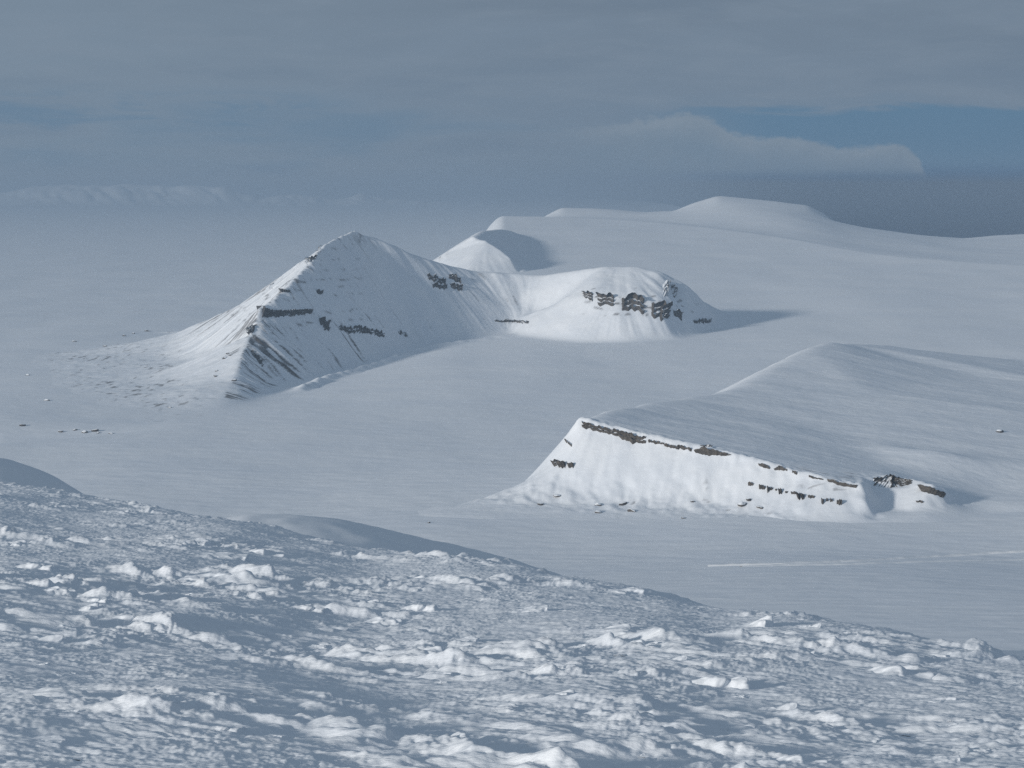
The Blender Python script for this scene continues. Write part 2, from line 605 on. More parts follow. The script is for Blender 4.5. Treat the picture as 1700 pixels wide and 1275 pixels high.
# lateral moraine along the foot of the shaded face
mor = [G(492, 651), G(525, 638), G(560, 626), G(640, 602), G(700, 581), G(760, 569), G(820, 561), G(888, 554)]
dM, tM, _ = polydist(Xm, Ym, mor)
amp = np.interp(tM, [0, 0.06, 0.6, 1], [2, 10, 9, 3])
mw = 17 + 4 * perlin(Xm / 60, Ym / 60, 31)
ridge = amp * np.exp(-(dM / mw) ** 2) * (1 + 0.35 * perlin(Xm / 35, Ym / 35, 32))
mas.H = np.maximum(mas.H, plm - 3 + 0 * Xm) + np.where(dM < 70, ridge, 0)
hs = np.where(dM < 60, np.maximum(mas.H, plm - 3 + ridge * 1.3), mas.H)
mas.H = hs
st1, slope = mas.streaks(3, 46, 5.0, 0.9)
st2, _ = mas.streaks(4, 26, 4.0, 0.6)
st3, _ = mas.streaks(9, 70, 8.0, 2.6)
pxm = 850 + F * Xm / Ym * 1.003
rel = mas.H - plm
steep = sst(0.22, 0.5, slope) * sst(2, 25, rel)
gy, gx = np.gradient(blur(mas.H, 4), 4.0)
right = sst(-0.05, 0.25, -gx)                       # faces falling to the right
lower = sst(150, 60, mas.H) * (pxm < 720)
# how strongly each face is fluted
domey = sst(840, 940, pxm)
a1 = steep * (0.7 + 1.1 * right * lower) * (1 - 0.6 * domey)
dR1, tR1, sR1 = polydist(Xm, Ym, R1)
smooth_face = sst(15, 60, dR1) * (sR1 < 0) * right * (pxm < 800)
smooth_face = np.where((mas.H > 150) | (sR1 < 0), smooth_face, 0) * sst(500, 520, pxm)
a1 = a1 * (1 - 0.25 * smooth_face)
mas.H = mas.H + a1 * (1.9 * st1 + 0.9 * st2) + steep * (2.4 * st3) * (0.55 + 0.45 * right)
mas.H += 1.3 * fbm(Xm / 60, Ym / 60, 4, 12) * sst(0, 20, rel) + 0.35 * fbm(Xm / 14, Ym / 14, 2, 13) * sst(0, 12, rel)
# broken crest of the arete
mas.H += sharp * (2.6 * fbm(Xm / 22, Ym / 22, 3, 14)) * sst(60, 120, mas.H)
# hummocks out on the left apron
hum = sst(400, 250, pxm) * sst(45, 8, mas.H) * sst(-1.5, 3.5, rel)
mas.H += hum * (2.0 * np.abs(fbm(Xm / 70, Ym / 110, 4, 15)) - 0.5)
# bare scree showing through in streaks on the lower shaded face and the left flank
low_face = sst(0.1, 0.3, right) * sst(150, 105, mas.H) * sst(3, 12, rel) * sst(590, 470, pxm) * (gx < -0.1)
low_face = np.maximum(low_face, 0.5 * sst(0.1, 0.3, right) * sst(150, 120, mas.H) * sst(3, 12, rel) * sst(700, 600, pxm) * (gx < -0.1))
stf, _ = mas.streaks(77, 16, 4.0, 0.5)
rk = sst(0.75, 1.35, stf + 0.25 * perlin(Xm / 45, Ym / 45, 16) - 1.3 * (1 - low_face) + 0.25) * low_face * 0.85
thr2 = 1.45 + 0.5 * perlin(Xm / 120, Ym / 120, 18)
rk += right * steep * (pxm < 900) * sst(thr2, thr2 + 0.6, stf) * 0.5 * (1 - 0.5 * smooth_face)
lf = sst(0.1, 0.3, gx) * sst(40, 80, mas.H) * sst(255, 200, mas.H) * (pxm < 520)
rk += lf * sst(0.9, 1.5, 0.8 * stf + 0.6 * st3) * 0.7
rk += hum * sst(0.42, 0.85, fbm(Xm / 16, Ym / 45, 4, 19) + 0.5 * perlin(Xm / 110, Ym / 160, 29)) * 0.75
rk += sharp * sst(0.45, 0.8, fbm(Xm / 16, Ym / 16, 3, 20)) * sst(60, 120, mas.H) * 0.8
strn = fbm(Xm / 55, Ym / 55, 3, 33)
for zk, wd in ((118, 2.2), (138, 1.8), (176, 2.4), (196, 1.6), (214, 2.2), (236, 1.6), (262, 2.0), (288, 1.6)):
    rk += np.exp(-((mas.H - zk - 5 * strn) / wd) ** 2) * steep * sst(0.15, 0.45, fbm(Xm / 30 + zk, Ym / 30, 3, 34)) * sst(640, 560, pxm) * (0.8 if zk < 215 else 0.55)
for zk, wd in ((112, 2.5), (128, 2.2), (142, 2.4), (158, 2.0), (176, 1.6)):
    rk += np.exp(-((mas.H - zk - 4 * strn) / wd) ** 2) * steep * sst(0.25, 0.5, fbm(Xm / 26 + zk, Ym / 40, 3, 35)) * sst(960, 985, pxm) * sst(1175, 1140, pxm) * 0.85
massif = tag(mas.build('mountain', M_mount, plm - 4, np.clip(rk, 0, 1)),
             'pointed snowy mountain with dark rock bands joined by a saddle to a rounded dome', 'mountain', None, 'structure')

# ------------------------------------------------------------------ the tilted mesa and the knoll behind it
R = [P(963, 690, 3290), P(1000, 703, 3270), P(1060, 718, 3245), P(1120, 731, 3220), P(1180, 744, 3195), P(1240, 757, 3170),
     P(1300, 774, 3145), P(1370, 791, 3115), P(1432, 805, 3090)]
Rb = [R[-1], P(1440, 794, 3160), P(1472, 789, 3200), P(1516, 795, 3175), P(1550, 805, 3130), P(1572, 813, 3150), P(1583, 823, 3182), PZ(1592, 832, 6)]
rim_in = [P(1445, 808, 3150), P(1474, 811, 3180), P(1514, 808, 3150)]
but = [R[-1], P(1440, 830, 3060), P(1452, 861, 3045)]
Bf = [PZ(600, 868, -3), PZ(700, 864, 2), PZ(790, 854, 5), PZ(880, 838, 8), PZ(960, 834, 9), PZ(1040, 838, 8), PZ(1120, 842, 7), PZ(1200, 845, 6), PZ(1250, 850, 4), PZ(1290, 863, 0),
      PZ(1345, 868, -1), PZ(1400, 869, -1), but[-1], PZ(1490, 862, 2), PZ(1540, 854, 5), PZ(1572, 842, 7), Rb[-1]]
Of = [PZ(600, 886, -6), PZ(700, 877, -1.5), PZ(800, 874, -1), PZ(900, 874, -1), PZ(1000, 876, -1), PZ(1100, 876, -1), PZ(1200, 874, -1), PZ(1270, 872, -3)]
Of2 = [PZ(1440, 872, -3), PZ(1500, 872, -3), PZ(1560, 868, -3), PZ(1610, 856, -3), PZ(1660, 850, -3), PZ(1720, 850, -3)]
Ls = [R[0], P(946, 724, 3255), P(922, 765, 3235), P(889, 793, 3245), P(840, 818, 3195), PZ(774, 838, 9), PZ(700, 853, 4.5), Bf[0]]
Sk = [R[0], P(978, 682, 3360), P(1000, 673, 3450), P(1060, 667, 3600), P(1130, 657, 3760), P(1180, 652, 3850), P(1226, 640, 3990),
      P(1290, 600, 4350), P(1345, 572, 4600), P(1370, 565, 4700), P(1405, 568, 4930), P(1460, 571, 5270), P(1560, 584, 5380),
      P(1700, 599, 5480), P(1900, 606, 5450), P(2150, 610, 5400)]
Bk2 = [PZ(600, 868, -3), (-150, 3205, -4), (-70, 3250, -8), (-5, 3310, -10), (40, 3390, -8), (60, 3500, -8), (75, 3730, -8), (150, 4000, -8), (250, 4250, -8), (400, 4650, -8), (540, 5050, 0), (700, 5450, 15), (900, 5750, 32), (1200, 5900, 38), (1600, 5850, 36), (2100, 5800, 33)]
Rt = [Rb[-1], PZ(1640, 836, 4), PZ(1700, 840, 3), PZ(1900, 850, -2), PZ(2250, 860, -2)]
tops = [P(1250, 682, 3700), P(1350, 655, 3960), P(1450, 650, 4060), P(1600, 672, 3960), P(1750, 690, 3950), P(1950, 700, 4000),
        P(1300, 720, 3450), P(1430, 735, 3500), P(1560, 745, 3430), P(1660, 765, 3430), P(1800, 770, 3500), P(2000, 780, 3500),
        P(1480, 775, 3330), P(1580, 790, 3330), P(1650, 810, 3320), P(1130, 690, 3520), P(1060, 688, 3430),
        P(1500, 600, 4700), P(1620, 625, 4600), P(1800, 640, 4550), P(1420, 590, 4550), P(1360, 590, 4450)]
mes = Land(-280, 1900, 2950, 5900, 3.0)
mes.tin([R, Rb, but, Bf, Of, Of2, Ls, Sk, Bk2, Rt, rim_in], tops + [(501, 3082, 5), (514, 3118, 8), (530, 3100, 6), (548, 3080, 5)])
Xs, Ys = mes.X, mes.Y
pls = plain_h(Xs, Ys)
mes.H = np.where(mes.H < -25, -14, mes.H)
Hs0 = mes.H.copy()
dR, tR, _ = polydist(Xs, Ys, R + Rb[1:])
sharp = np.exp(-(dR / 20.0) ** 2)
mes.H = blur(mes.H, 6.0)
mes.H = mes.H * (1 - sharp) + blur(Hs0, 0.8) * sharp
dBf, _, _ = polydist(Xs, Ys, but)
sb = np.exp(-(dBf / 14.0) ** 2) * (1 - sharp)
mes.H = mes.H * (1 - sb) + blur(Hs0, 1.2) * sb
alc = np.exp(-(((Xs - 525) / 62.0) ** 2 + ((Ys - 3120) / 75.0) ** 2) ** 2) * (1 - sharp)
mes.H = mes.H * (1 - alc) + blur(Hs0, 1.8) * alc
s1, sl = mes.streaks(21, 22, 4.0, 1.2)
stp = sst(0.3, 0.6, sl) * sst(2, 12, mes.H)
mes.H += stp * (0.55 * s1)
mes.H += 0.8 * fbm(Xs / 90, Ys / 50, 4, 22) * sst(-2, 8, mes.H) * (1 - 0.5 * stp)
mes.H += 0.25 * fbm(Xs / 18, Ys / 9, 3, 23) * sst(-2, 8, mes.H)
mes.H += sharp * 1.7 * fbm(Xs / 11, Ys / 14, 3, 24)
# wind scoops across the top
tp = sst(30, 60, mes.H) * (1 - stp)
mes.H += tp * 1.6 * perlin(Xs / 330, Ys / 120 + Xs / 500, 25)
# moraine hummocks at the foot
hm = np.exp(-(polydist(Xs, Ys, [PZ(830, 838, 0), PZ(1000, 848, 0), PZ(1150, 850, 0), PZ(1275, 862, 0)])[0] / 55.0) ** 2)
mes.H += hm * (4.2 * np.abs(fbm(Xs / 38, Ys / 60, 4, 26)) - 0.6)
rk2 = hm * sst(0.85, 1.1, fbm(Xs / 26, Ys / 22, 4, 27)) * 0.5
pxs = 850 + F * Xs / Ys
rk2 += np.exp(-((dR - 24) / 9.0) ** 2) * sst(1300, 1360, pxs) * sst(1450, 1420, pxs) * (mes.H > 35) * sst(0.1, 0.5, fbm(Xs / 30, Ys / 8, 3, 28)) * 0.55
mesa = tag(mes.build('mesa', M_mount, pls - 3, np.clip(rk2, 0, 1)),
           'low tilted tableland with a bright snow face under a dark rock rim', 'hill', None, 'structure')

# ------------------------------------------------------------------ small pointed peak behind the saddle
q_ap = P(785, 392, 8200)
q_sh = [q_ap, P(800, 381, 8650), P(830, 378, 9300), P(862, 383, 10000)]
q_r = [q_ap, P(806, 399, 8130), P(826, 411, 8070), P(846, 427, 8010), P(860, 452, 7960)]
q_l = [q_ap, P(760, 406, 8200), P(738, 420, 8200), P(720, 433, 8200), P(690, 452, 8200)]
q_fr = [q_l[-1], P(760, 470, 7800), P(820, 474, 7750), q_r[-1]]
q_rt = [q_r[-1]] + [(lambda g: (g[0], g[1], g[2] - 1.5))(G(*p)) for p in ((867, 449), (876, 438), (880, 424), (879, 408), (875, 396), (869, 388))] + [q_sh[-1]]
q_bk = [q_l[-1], (-380, 8600, 120), (-330, 9400, 120), (-150, 10300, 150), (150, 10600, 230), q_sh[-1]]
pk = Land(-460, 420, 7600, 10500, 5.0)
pk.tin([q_sh, q_r, q_l, q_fr, q_bk, q_rt], [], 60)
plp = plain_h(pk.X, pk.Y)
H0 = pk.H.copy()
dq, _, _ = polydist(pk.X, pk.Y, q_l + q_r[1:])
sh = np.exp(-(dq / 22.0) ** 2)
rt_ = sst(845, 870, 850 + F * pk.X / pk.Y)
pk.H = (blur(pk.H, 3) * (1 - rt_) + blur(pk.H, 10) * rt_) * (1 - sh) + blur(H0, 0.7) * sh
sp, slp = pk.streaks(41, 30, 4, 1.2)
pk.H += sst(0.25, 0.5, slp) * 0.9 * sp + 0.8 * fbm(pk.X / 50, pk.Y / 50, 3, 42)
edge = np.exp(-(polydist(pk.X, pk.Y, [q_l[2], q_l[3], q_l[4]])[0] / 40) ** 2)
tag(pk.build('peak', M_mount, np.maximum(plp, 0) - 5, edge * sst(0.3, 0.7, fbm(pk.X / 14, pk.Y / 14, 3, 43)) * 0.7),
    'small sharp snow peak with a sunlit triangular face behind the saddle', 'peak', None, 'structure')

# ------------------------------------------------------------------ far range in the haze
fx0, fx1 = -18000, 1200
fr = Land(fx0, fx1, 51000, 63000, 75.0)
line_py = np.interp(850 + F * fr.X / 56000, [-400, -100, 0, 30, 60, 85, 130, 170, 200, 245, 290, 330, 375, 410, 440, 500, 560, 600, 640, 760, 900],
                    [315, 312, 316, 313, 305, 302, 301, 304, 302, 300, 304, 302, 306, 319, 326, 320, 331, 318, 329, 336, 345])
line_py = 341 - (341 - line_py) * 0.86 + 2.5 * fbm(fr.X / 420, fr.X * 0 + 2.2, 3, 56)
zr = CZ - (line_py - HOR) * 56000 / F
prof = np.exp(-((fr.Y - 56000 - 500 * perlin(fr.X / 2500, fr.Y * 0, 52)) / 1700.0) ** 2)
cut = np.abs(perlin(fr.X / 620 + fr.Y / 1500, fr.Y / 3200, 53)) + 0.5 * np.abs(perlin(fr.X / 260 + fr.Y / 700, fr.Y / 1500, 55))
fr.H = -60 + (zr + 60) * prof * (1 - 0.30 * np.clip(1 - 2.2 * cut, 0, 1) * sst(1.0, 0.86, prof)) - 60 * cut * prof * (1 - prof)
tag(fr.build('mountain_range', M_mount, -30 + 0 * fr.X, sst(0.2, 0.9, fbm(fr.X / 400, fr.Y / 900, 3, 54)) * 0.25),
    'faint range of snow mountains on the far left horizon', 'mountains', None, 'structure')

# ------------------------------------------------------------------ plain mesh
ca = np.concatenate([np.linspace(-math.pi, -0.62, 50, endpoint=False), np.linspace(-0.62, -0.25, 90, endpoint=False),
                     np.linspace(-0.25, 0.25, 700, endpoint=False), np.linspace(0.25, 0.62, 90, endpoint=False), np.linspace(0.62, math.pi, 50, endpoint=False)])
rd = np.concatenate([np.geomspace(350, 1500, 50, endpoint=False), np.linspace(1500, 3600, 420, endpoint=False), np.geomspace(3600, 14600, 520, endpoint=False), np.geomspace(14600, 120000, 60)])
RR, CA = np.meshgrid(rd, ca, indexing='ij')
Xp, Yp = RR * np.sin(CA), RR * np.cos(CA)
Zp = plain_h(Xp, Yp)
tag(link('ground', grid_mesh('ground', np.stack([Xp, Yp, Zp], -1).reshape(-1, 3), len(rd), len(ca), None, None, True), M_plain),
    'broad pale glacier plain of wind packed snow', 'ground', None, 'structure')

# dark open water beyond the ice cap
m_sea = bpy.data.materials.new('sea_water')
m_sea.use_nodes = True
nn = NT(m_sea.node_tree)
pb = nn.n('ShaderNodeBsdfPrincipled')
tcs = nn.n('ShaderNodeTexCoord')
nn.put(pb.inputs['Base Color'], nn.mix(nn.ramp(nn.noise(tcs.outputs['Object'], 0.0003, 4), 0.4, 0.7), (0.008, 0.05, 0.115, 1), (0.018, 0.075, 0.15, 1)))
pb.inputs['Roughness'].default_value = 0.45
on = nn.n('ShaderNodeOutputMaterial')
nn.put(on.inputs[0], pb.outputs[0])
sa = np.linspace(0.03, 0.62, 60)
sr = np.geomspace(16500, 119000, 40)
SR, SA = np.meshgrid(sr, sa, indexing='ij')
SR = SR * (1 + 0.05 * perlin(SA * 12, SA * 0, 61)) + 70000 * sst(0.12, 0.03, SA)
SR = np.minimum(SR, 119500)
tag(link('sea', grid_mesh('sea', np.stack([SR * np.sin(SA), SR * np.cos(SA), np.full(SR.shape, 6.0)], -1).reshape(-1, 3), len(sr), len(sa)), m_sea),
    'strip of dark blue sea beyond the ice cap', 'sea', None, 'structure')


# ------------------------------------------------------------------ finding places on the terrain
def terrain(x, y):
    x, y = np.asarray(x, float), np.asarray(y, float)
    h = plain_h(x, y)
    for L in (mas, mes):
        h = np.where(L.inside(x, y), np.maximum(h, L.sample(L.H, x, y)), h)
    return h


DD = np.linspace(2000, 8600, 9000)


def on_land(px, py):
    a, b = ray(px, py)
    t = terrain(a * DD, DD)
    under = CZ + b * DD <= t
    # a sight line that just clears a crest belongs to that crest
    i = int(np.argmax(under)) if under.any() else int(np.argmin(np.where(DD > 2600, CZ + b * DD - t, 1e9)))
    return np.array((a * DD[i], DD[i], t[i]))


def facing(p, e=14.0):
    x, y = p[0], p[1]
    gx = float(terrain(x + e, y) - terrain(x - e, y)) / (2 * e)
    gy = float(terrain(x, y + e) - terrain(x, y - e)) / (2 * e)
    n = np.array((-gx, -gy, 0.35 * math.hypot(gx, gy)))
    return n / (np.linalg.norm(n) + 1e-6)


def resample(line, n):
    line = np.array(line, float)
    d = np.concatenate([[0], np.cumsum(np.hypot(*(line[1:] - line[:-1]).T))])
    t = np.linspace(0, d[-1], n)
    return np.stack([np.interp(t, d, line[:, i]) for i in range(line.shape[1])], -1)


def cliff(name, parent, mat, top, bot, out=5.0, seed=0, block=9.0, rag=0.25, label=None, steps=1):
    """a band of blocky rock standing out of the slope between two lines on it"""
    tp, bt = np.array(top, float), np.array(bot, float)
    n_an = 14
    ta, ba = resample(tp, n_an), resample(bt, n_an)
    T = np.array([on_land(*p) for p in ta])
    Bm = np.array([on_land(*p) for p in ba])
    Fc = np.array([facing((p + q) / 2) for p, q in zip(T, Bm)])
    ln = np.hypot(*(T[1:, :2] - T[:-1, :2]).T).sum() + 1
    nu = int(max(24, min(220, ln / 1.1)))
    nv = 22
    u = np.linspace(0, 1, nu)

    def ip(Q):
        return np.stack([np.interp(u, np.linspace(0, 1, n_an), Q[:, i]) for i in range(3)], -1)
    T, Bm, Fc = ip(T), ip(Bm), ip(Fc)
    s = u * ln
    h = 1.0 * (T[:, 2] - Bm[:, 2])
    block = block * 1.5
    k1 = perlin(s / block, 0 * s + 3.3, seed) + 0.5 * perlin(s / (block * 0.42), 0 * s + 1.1, seed + 1)
    k2 = perlin(s / (block * 0.6), 0 * s + 7.7, seed + 2)
    k3 = perlin(s / (block * 0.8), 0 * s + 5.1, seed + 3)
    ends = sst(0, 0.05, u) * sst(1, 0.95, u)
    T = T + (Bm - T) * (rag * np.clip(k2 + 0.1, -0.5, 1))[:, None]
    Bm = Bm + (T - Bm) * (rag * np.clip(k3 + 0.1, -0.5, 1))[:, None]
    V = np.zeros((nv, nu, 3))
    run = np.clip(((Bm - T) * Fc)[:, :2].sum(1), 0.5, 16 if name == 'rock_rib' else 40)           # how far the slope runs out between the two lines
    for j in range(nv):
        f = j / (nv - 1)
        ledge = np.floor(f * 4)
        bl = np.round(k1 * 2.0 + 0.7 * perlin(s / (block * 0.6), 0 * s + ledge * 9.3, seed + 5)) / 2.0
        if f < 0.14:                                                # the snowy ledge on top
            w, o = 0.02, -0.4 * out + (0.78 * run + 0.5 * out) * (f / 0.14)
        else:
            w = 0.02 + 0.98 * (f - 0.14) / 0.86
            sh = np.clip(w + 0.10 * (k2 if j % 3 else k3), 0, 0.999)
            o = run * ((np.floor(sh * steps) + 0.80) / steps - w) + (0.05 * out if int(f * 11) % 2 else 0)
            o = np.where(w > 0.97, np.minimum(o, -0.3 * out), o)
        o = o + 0.22 * out * bl * (0.1 < f < 0.97)
        o = np.where(ends < 1, o * ends - 0.8 * out * (1 - ends), o)
        V[j] = T + (Bm - T) * w + Fc * np.asarray(o)[:, None]
    me = grid_mesh(name, V.reshape(-1, 3), nv, nu)
    me.polygons.foreach_set('use_smooth', np.zeros(len(me.polygons), bool))
    o = link(name, me, mat, parent)
    if label:
        o['label'] = label
    return o


# rock bands of the mountain and its dome
cliff('cliff_band', massif, M_rock, [(427, 513), (450, 517), (480, 516), (505, 514), (522, 515)], [(428, 531), (452, 529), (490, 526), (521, 521)], 6, 1, 10, 0.12, 'long grey cliff band below the arete')
cliff('cliff_band', massif, M_rock, [(529, 526), (538, 533), (546, 545)], [(531, 538), (538, 549), (546, 553)], 4, 5, 6, 0.4)
cliff('cliff_band', massif, M_rock, [(559, 541), (580, 542), (600, 543), (625, 548), (641, 554)], [(560, 547), (584, 556), (606, 553), (630, 560), (641, 560)], 5.5, 9, 9, 0.4, 'broken cliff band low on the shaded face', steps=2)
cliff('cliff_band', massif, M_rock, [(659, 548), (676, 556)], [(661, 555), (676, 561)], 3, 13, 6, 0.4)
cliff('cliff_band', massif, M_rock, [(708, 456), (722, 459), (740, 466)], [(711, 464), (724, 469), (740, 474)], 5, 17, 7, 0.5, steps=2)
cliff('cliff_band', massif, M_rock, [(716, 470), (730, 472), (742, 474)], [(718, 478), (730, 480), (743, 481)], 5, 21, 7, 0.5, steps=2)
cliff('cliff_band', massif, M_rock, [(744, 455), (754, 458), (764, 464)], [(744, 463), (754, 468), (766, 473)], 5, 25, 7, 0.4, steps=2)
cliff('cliff_band', massif, M_rock, [(746, 471), (767, 475)], [(748, 479), (768, 485)], 5, 29, 7, 0.4, steps=2)
cliff('cliff_band', massif, M_rock, [(462, 483), (472, 481), (482, 483)], [(462, 488), (472, 486), (482, 487)], 3.5, 33, 6, 0.3)
cliff('cliff_band', massif, M_rock, [(525, 482), (535, 484)], [(526, 489), (536, 491)], 3, 37, 6, 0.4)
cliff('cliff_band', massif, M_rock, [(820, 532), (850, 532), (880, 534)], [(820, 535), (850, 536), (880, 538)], 2.5, 39, 6, 0.6)
cliff('rock_rib', massif, M_rock, [(524, 410), (536, 407)], [(523, 417), (532, 416)], 3.5, 45, 5, 0.5, steps=2)
cliff('rock_rib', massif, M_rock, [(509, 431), (526, 424)], [(507, 440), (524, 430)], 4, 49, 5, 0.5, steps=2)
cliff('rock_rib', massif, M_rock, [(412, 548), (424, 541)], [(412, 559), (421, 552)], 4, 53, 5, 0.4, steps=2)
cliff('rock_rib', massif, M_rock, [(416, 580), (428, 592), (438, 606)], [(415, 585), (426, 598), (436, 611)], 2.5, 57, 5, 0.5, steps=2)
cliff('rock_rib', massif, M_rock, [(448, 472), (456, 468)], [(446, 481), (452, 478)], 3.5, 59, 5, 0.4, steps=2)
cliff('cliff_band', massif, M_warm, [(968, 483), (985, 487)], [(970, 494), (984, 502)], 4, 61, 13, 0.28, steps=3)
cliff('cliff_band', massif, M_warm, [(991, 490), (1005, 488), (1020, 493)], [(992, 507), (1006, 509), (1020, 509)], 5, 65, 14, 0.28, steps=3)
cliff('cliff_band', massif, M_warm, [(1031, 494), (1050, 490), (1070, 497)], [(1031, 518), (1050, 518), (1071, 522)], 6, 69, 14, 0.28, 'widest brown outcrop on the dome', steps=3)
cliff('cliff_band', massif, M_warm, [(1081, 504), (1100, 503), (1114, 508)], [(1080, 526), (1096, 537), (1112, 527)], 6, 73, 14, 0.28, steps=3)
cliff('cliff_band', massif, M_warm, [(1117, 514), (1133, 518)], [(1117, 524), (1132, 534)], 4.5, 77, 13, 0.28, steps=3)
cliff('rock_rib', massif, M_warm, [(1101, 470), (1110, 472)], [(1099, 490), (1106, 494)], 3, 81, 5, 0.5, steps=2)
cliff('rock_rib', massif, M_warm, [(1113, 473), (1123, 483)], [(1113, 484), (1120, 497)], 3, 83, 5, 0.5, steps=2)
cliff('cliff_band', massif, M_rock, [(1150, 533), (1165, 530), (1182, 531)], [(1152, 538), (1165, 538), (1180, 537)], 4, 85, 7, 0.5)
# rock rim of the mesa
cliff('cliff_band', mesa, M_warm, [(963, 699), (985, 706), (1020, 714), (1050, 722), (1076, 728)], [(963, 711), (985, 716), (1020, 724), (1046, 737), (1076, 740)], 3.2, 91, 5, 0.25, 'long brown rim band at the high end of the mesa', steps=2)
cliff('cliff_band', mesa, M_warm, [(1075, 730), (1103, 736)], [(1076, 736), (1103, 740)], 2, 95, 4, 0.5)
cliff('cliff_band', mesa, M_warm, [(1101, 738), (1125, 740), (1150, 744)], [(1102, 743), (1125, 747), (1151, 750)], 2.2, 97, 4, 0.5)
cliff('cliff_band', mesa, M_warm, [(1150, 747), (1170, 745), (1188, 748), (1217, 756)], [(1152, 753), (1178, 760), (1195, 759), (1216, 757)], 3.5, 101, 6, 0.2, 'thick brown rock wedge in the mesa rim')
cliff('cliff_band', mesa, M_warm, [(1162, 739), (1180, 741)], [(1163, 742), (1180, 744)], 2, 103, 4, 0.5)
cliff('cliff_band', mesa, M_warm, [(1258, 770), (1270, 771), (1279, 777)], [(1260, 775), (1270, 779), (1279, 780)], 2.5, 105, 5, 0.3)
cliff('cliff_band', mesa, M_warm, [(1284, 779), (1294, 774), (1308, 780)], [(1285, 782), (1296, 782), (1308, 784)], 2.5, 107, 5, 0.2)
cliff('cliff_band', mesa, M_warm, [(1315, 782), (1324, 784)], [(1315, 788), (1324, 789)], 2, 109, 4, 0.3)
cliff('cliff_band', mesa, M_warm, [(1342, 790), (1368, 796)], [(1342, 794), (1368, 798)], 1.5, 111, 4, 0.6)
cliff('cliff_band', mesa, M_warm, [(1372, 795), (1400, 803), (1424, 806)], [(1373, 801), (1400, 809), (1424, 812)], 2.4, 113, 5, 0.25)
cliff('cliff_band', mesa, M_warm, [(1447, 794), (1472, 791), (1495, 794), (1517, 798)], [(1447, 806), (1473, 811), (1498, 808), (1516, 804)], 3.2, 117, 5, 0.2, 'dark cliff at the back of the alcove', steps=2)
cliff('cliff_band', mesa, M_warm, [(1527, 807), (1548, 812), (1570, 821)], [(1528, 817), (1546, 825), (1568, 827)], 3.0, 121, 6, 0.15, 'brown rock slab right of the alcove')
cliff('rock_rib', mesa, M_warm, [(1520, 831), (1534, 833)], [(1521, 835), (1533, 836)], 1.6, 123, 4, 0.5)
cliff('rock_rib', mesa, M_warm, [(938, 729), (950, 737)], [(938, 734), (949, 744)], 2.5, 127, 4, 0.4)
for k, (a, b, w, hh) in enumerate([(918, 765, 9, 11), (928, 768, 11, 13), (943, 770, 10, 10)]):
    cliff('rock_rib', mesa, M_warm, [(a, b), (a + w, b)], [(a + 1, b + hh), (a + w - 1, b + hh)], 2.5, 129 + k, 4, 0.3)
rng = random.Random(5)
tx = 1242
while tx < 1402:                                     # row of small buttresses low on the face
    w = rng.choice((3, 4, 5, 6, 9, 11))
    yy = 802 + (tx - 1242) * 0.205 + rng.uniform(-1.5, 1.5)
    hh = rng.uniform(4, 12)
    cliff('rock_rib', mesa, M_warm, [(tx, yy), (tx + w, yy + 1.2)], [(tx - 0.5, yy + hh), (tx + w - 1, yy + hh)], 1.5, 140 + tx, 2.5, 0.3)
    tx += w + rng.choice((0, 1, 2, 3, 4, 9)) + (0 if tx < 1280 else 2)


# ------------------------------------------------------------------ boulders, each a thing of its own
def boulder_mesh(seed):
    nu, nv = 20, 12
    th = np.linspace(0, 2 * np.pi, nu, endpoint=False)
    ph = np.linspace(0.06, np.pi - 0.06, nv)
    PH, TH = np.meshgrid(ph, th, indexing='ij')
    d = np.stack([np.sin(PH) * np.cos(TH), np.sin(PH) * np.sin(TH), np.cos(PH)], -1)
    r = np.random.default_rng(seed)
    rad = np.full(PH.shape, 1.25)
    for _ in range(13):                               # cut by planes into a faceted block
        n = r.standard_normal(3)
        n /= np.linalg.norm(n)
        off = r.uniform(0.55, 0.95)
        c = d @ n
        rad = np.minimum(rad, np.where(c > 0.05, off / np.maximum(c, 0.05), 9))
    rad += 0.06 * perlin(TH * 3, PH * 4, seed)
    V = d * rad[..., None] * np.array((1.0, 0.8, 0.62))
    me = grid_mesh('boulder', V.reshape(-1, 3), nv, nu, None, None, True)
    me.materials.append(M_bould)
    return me


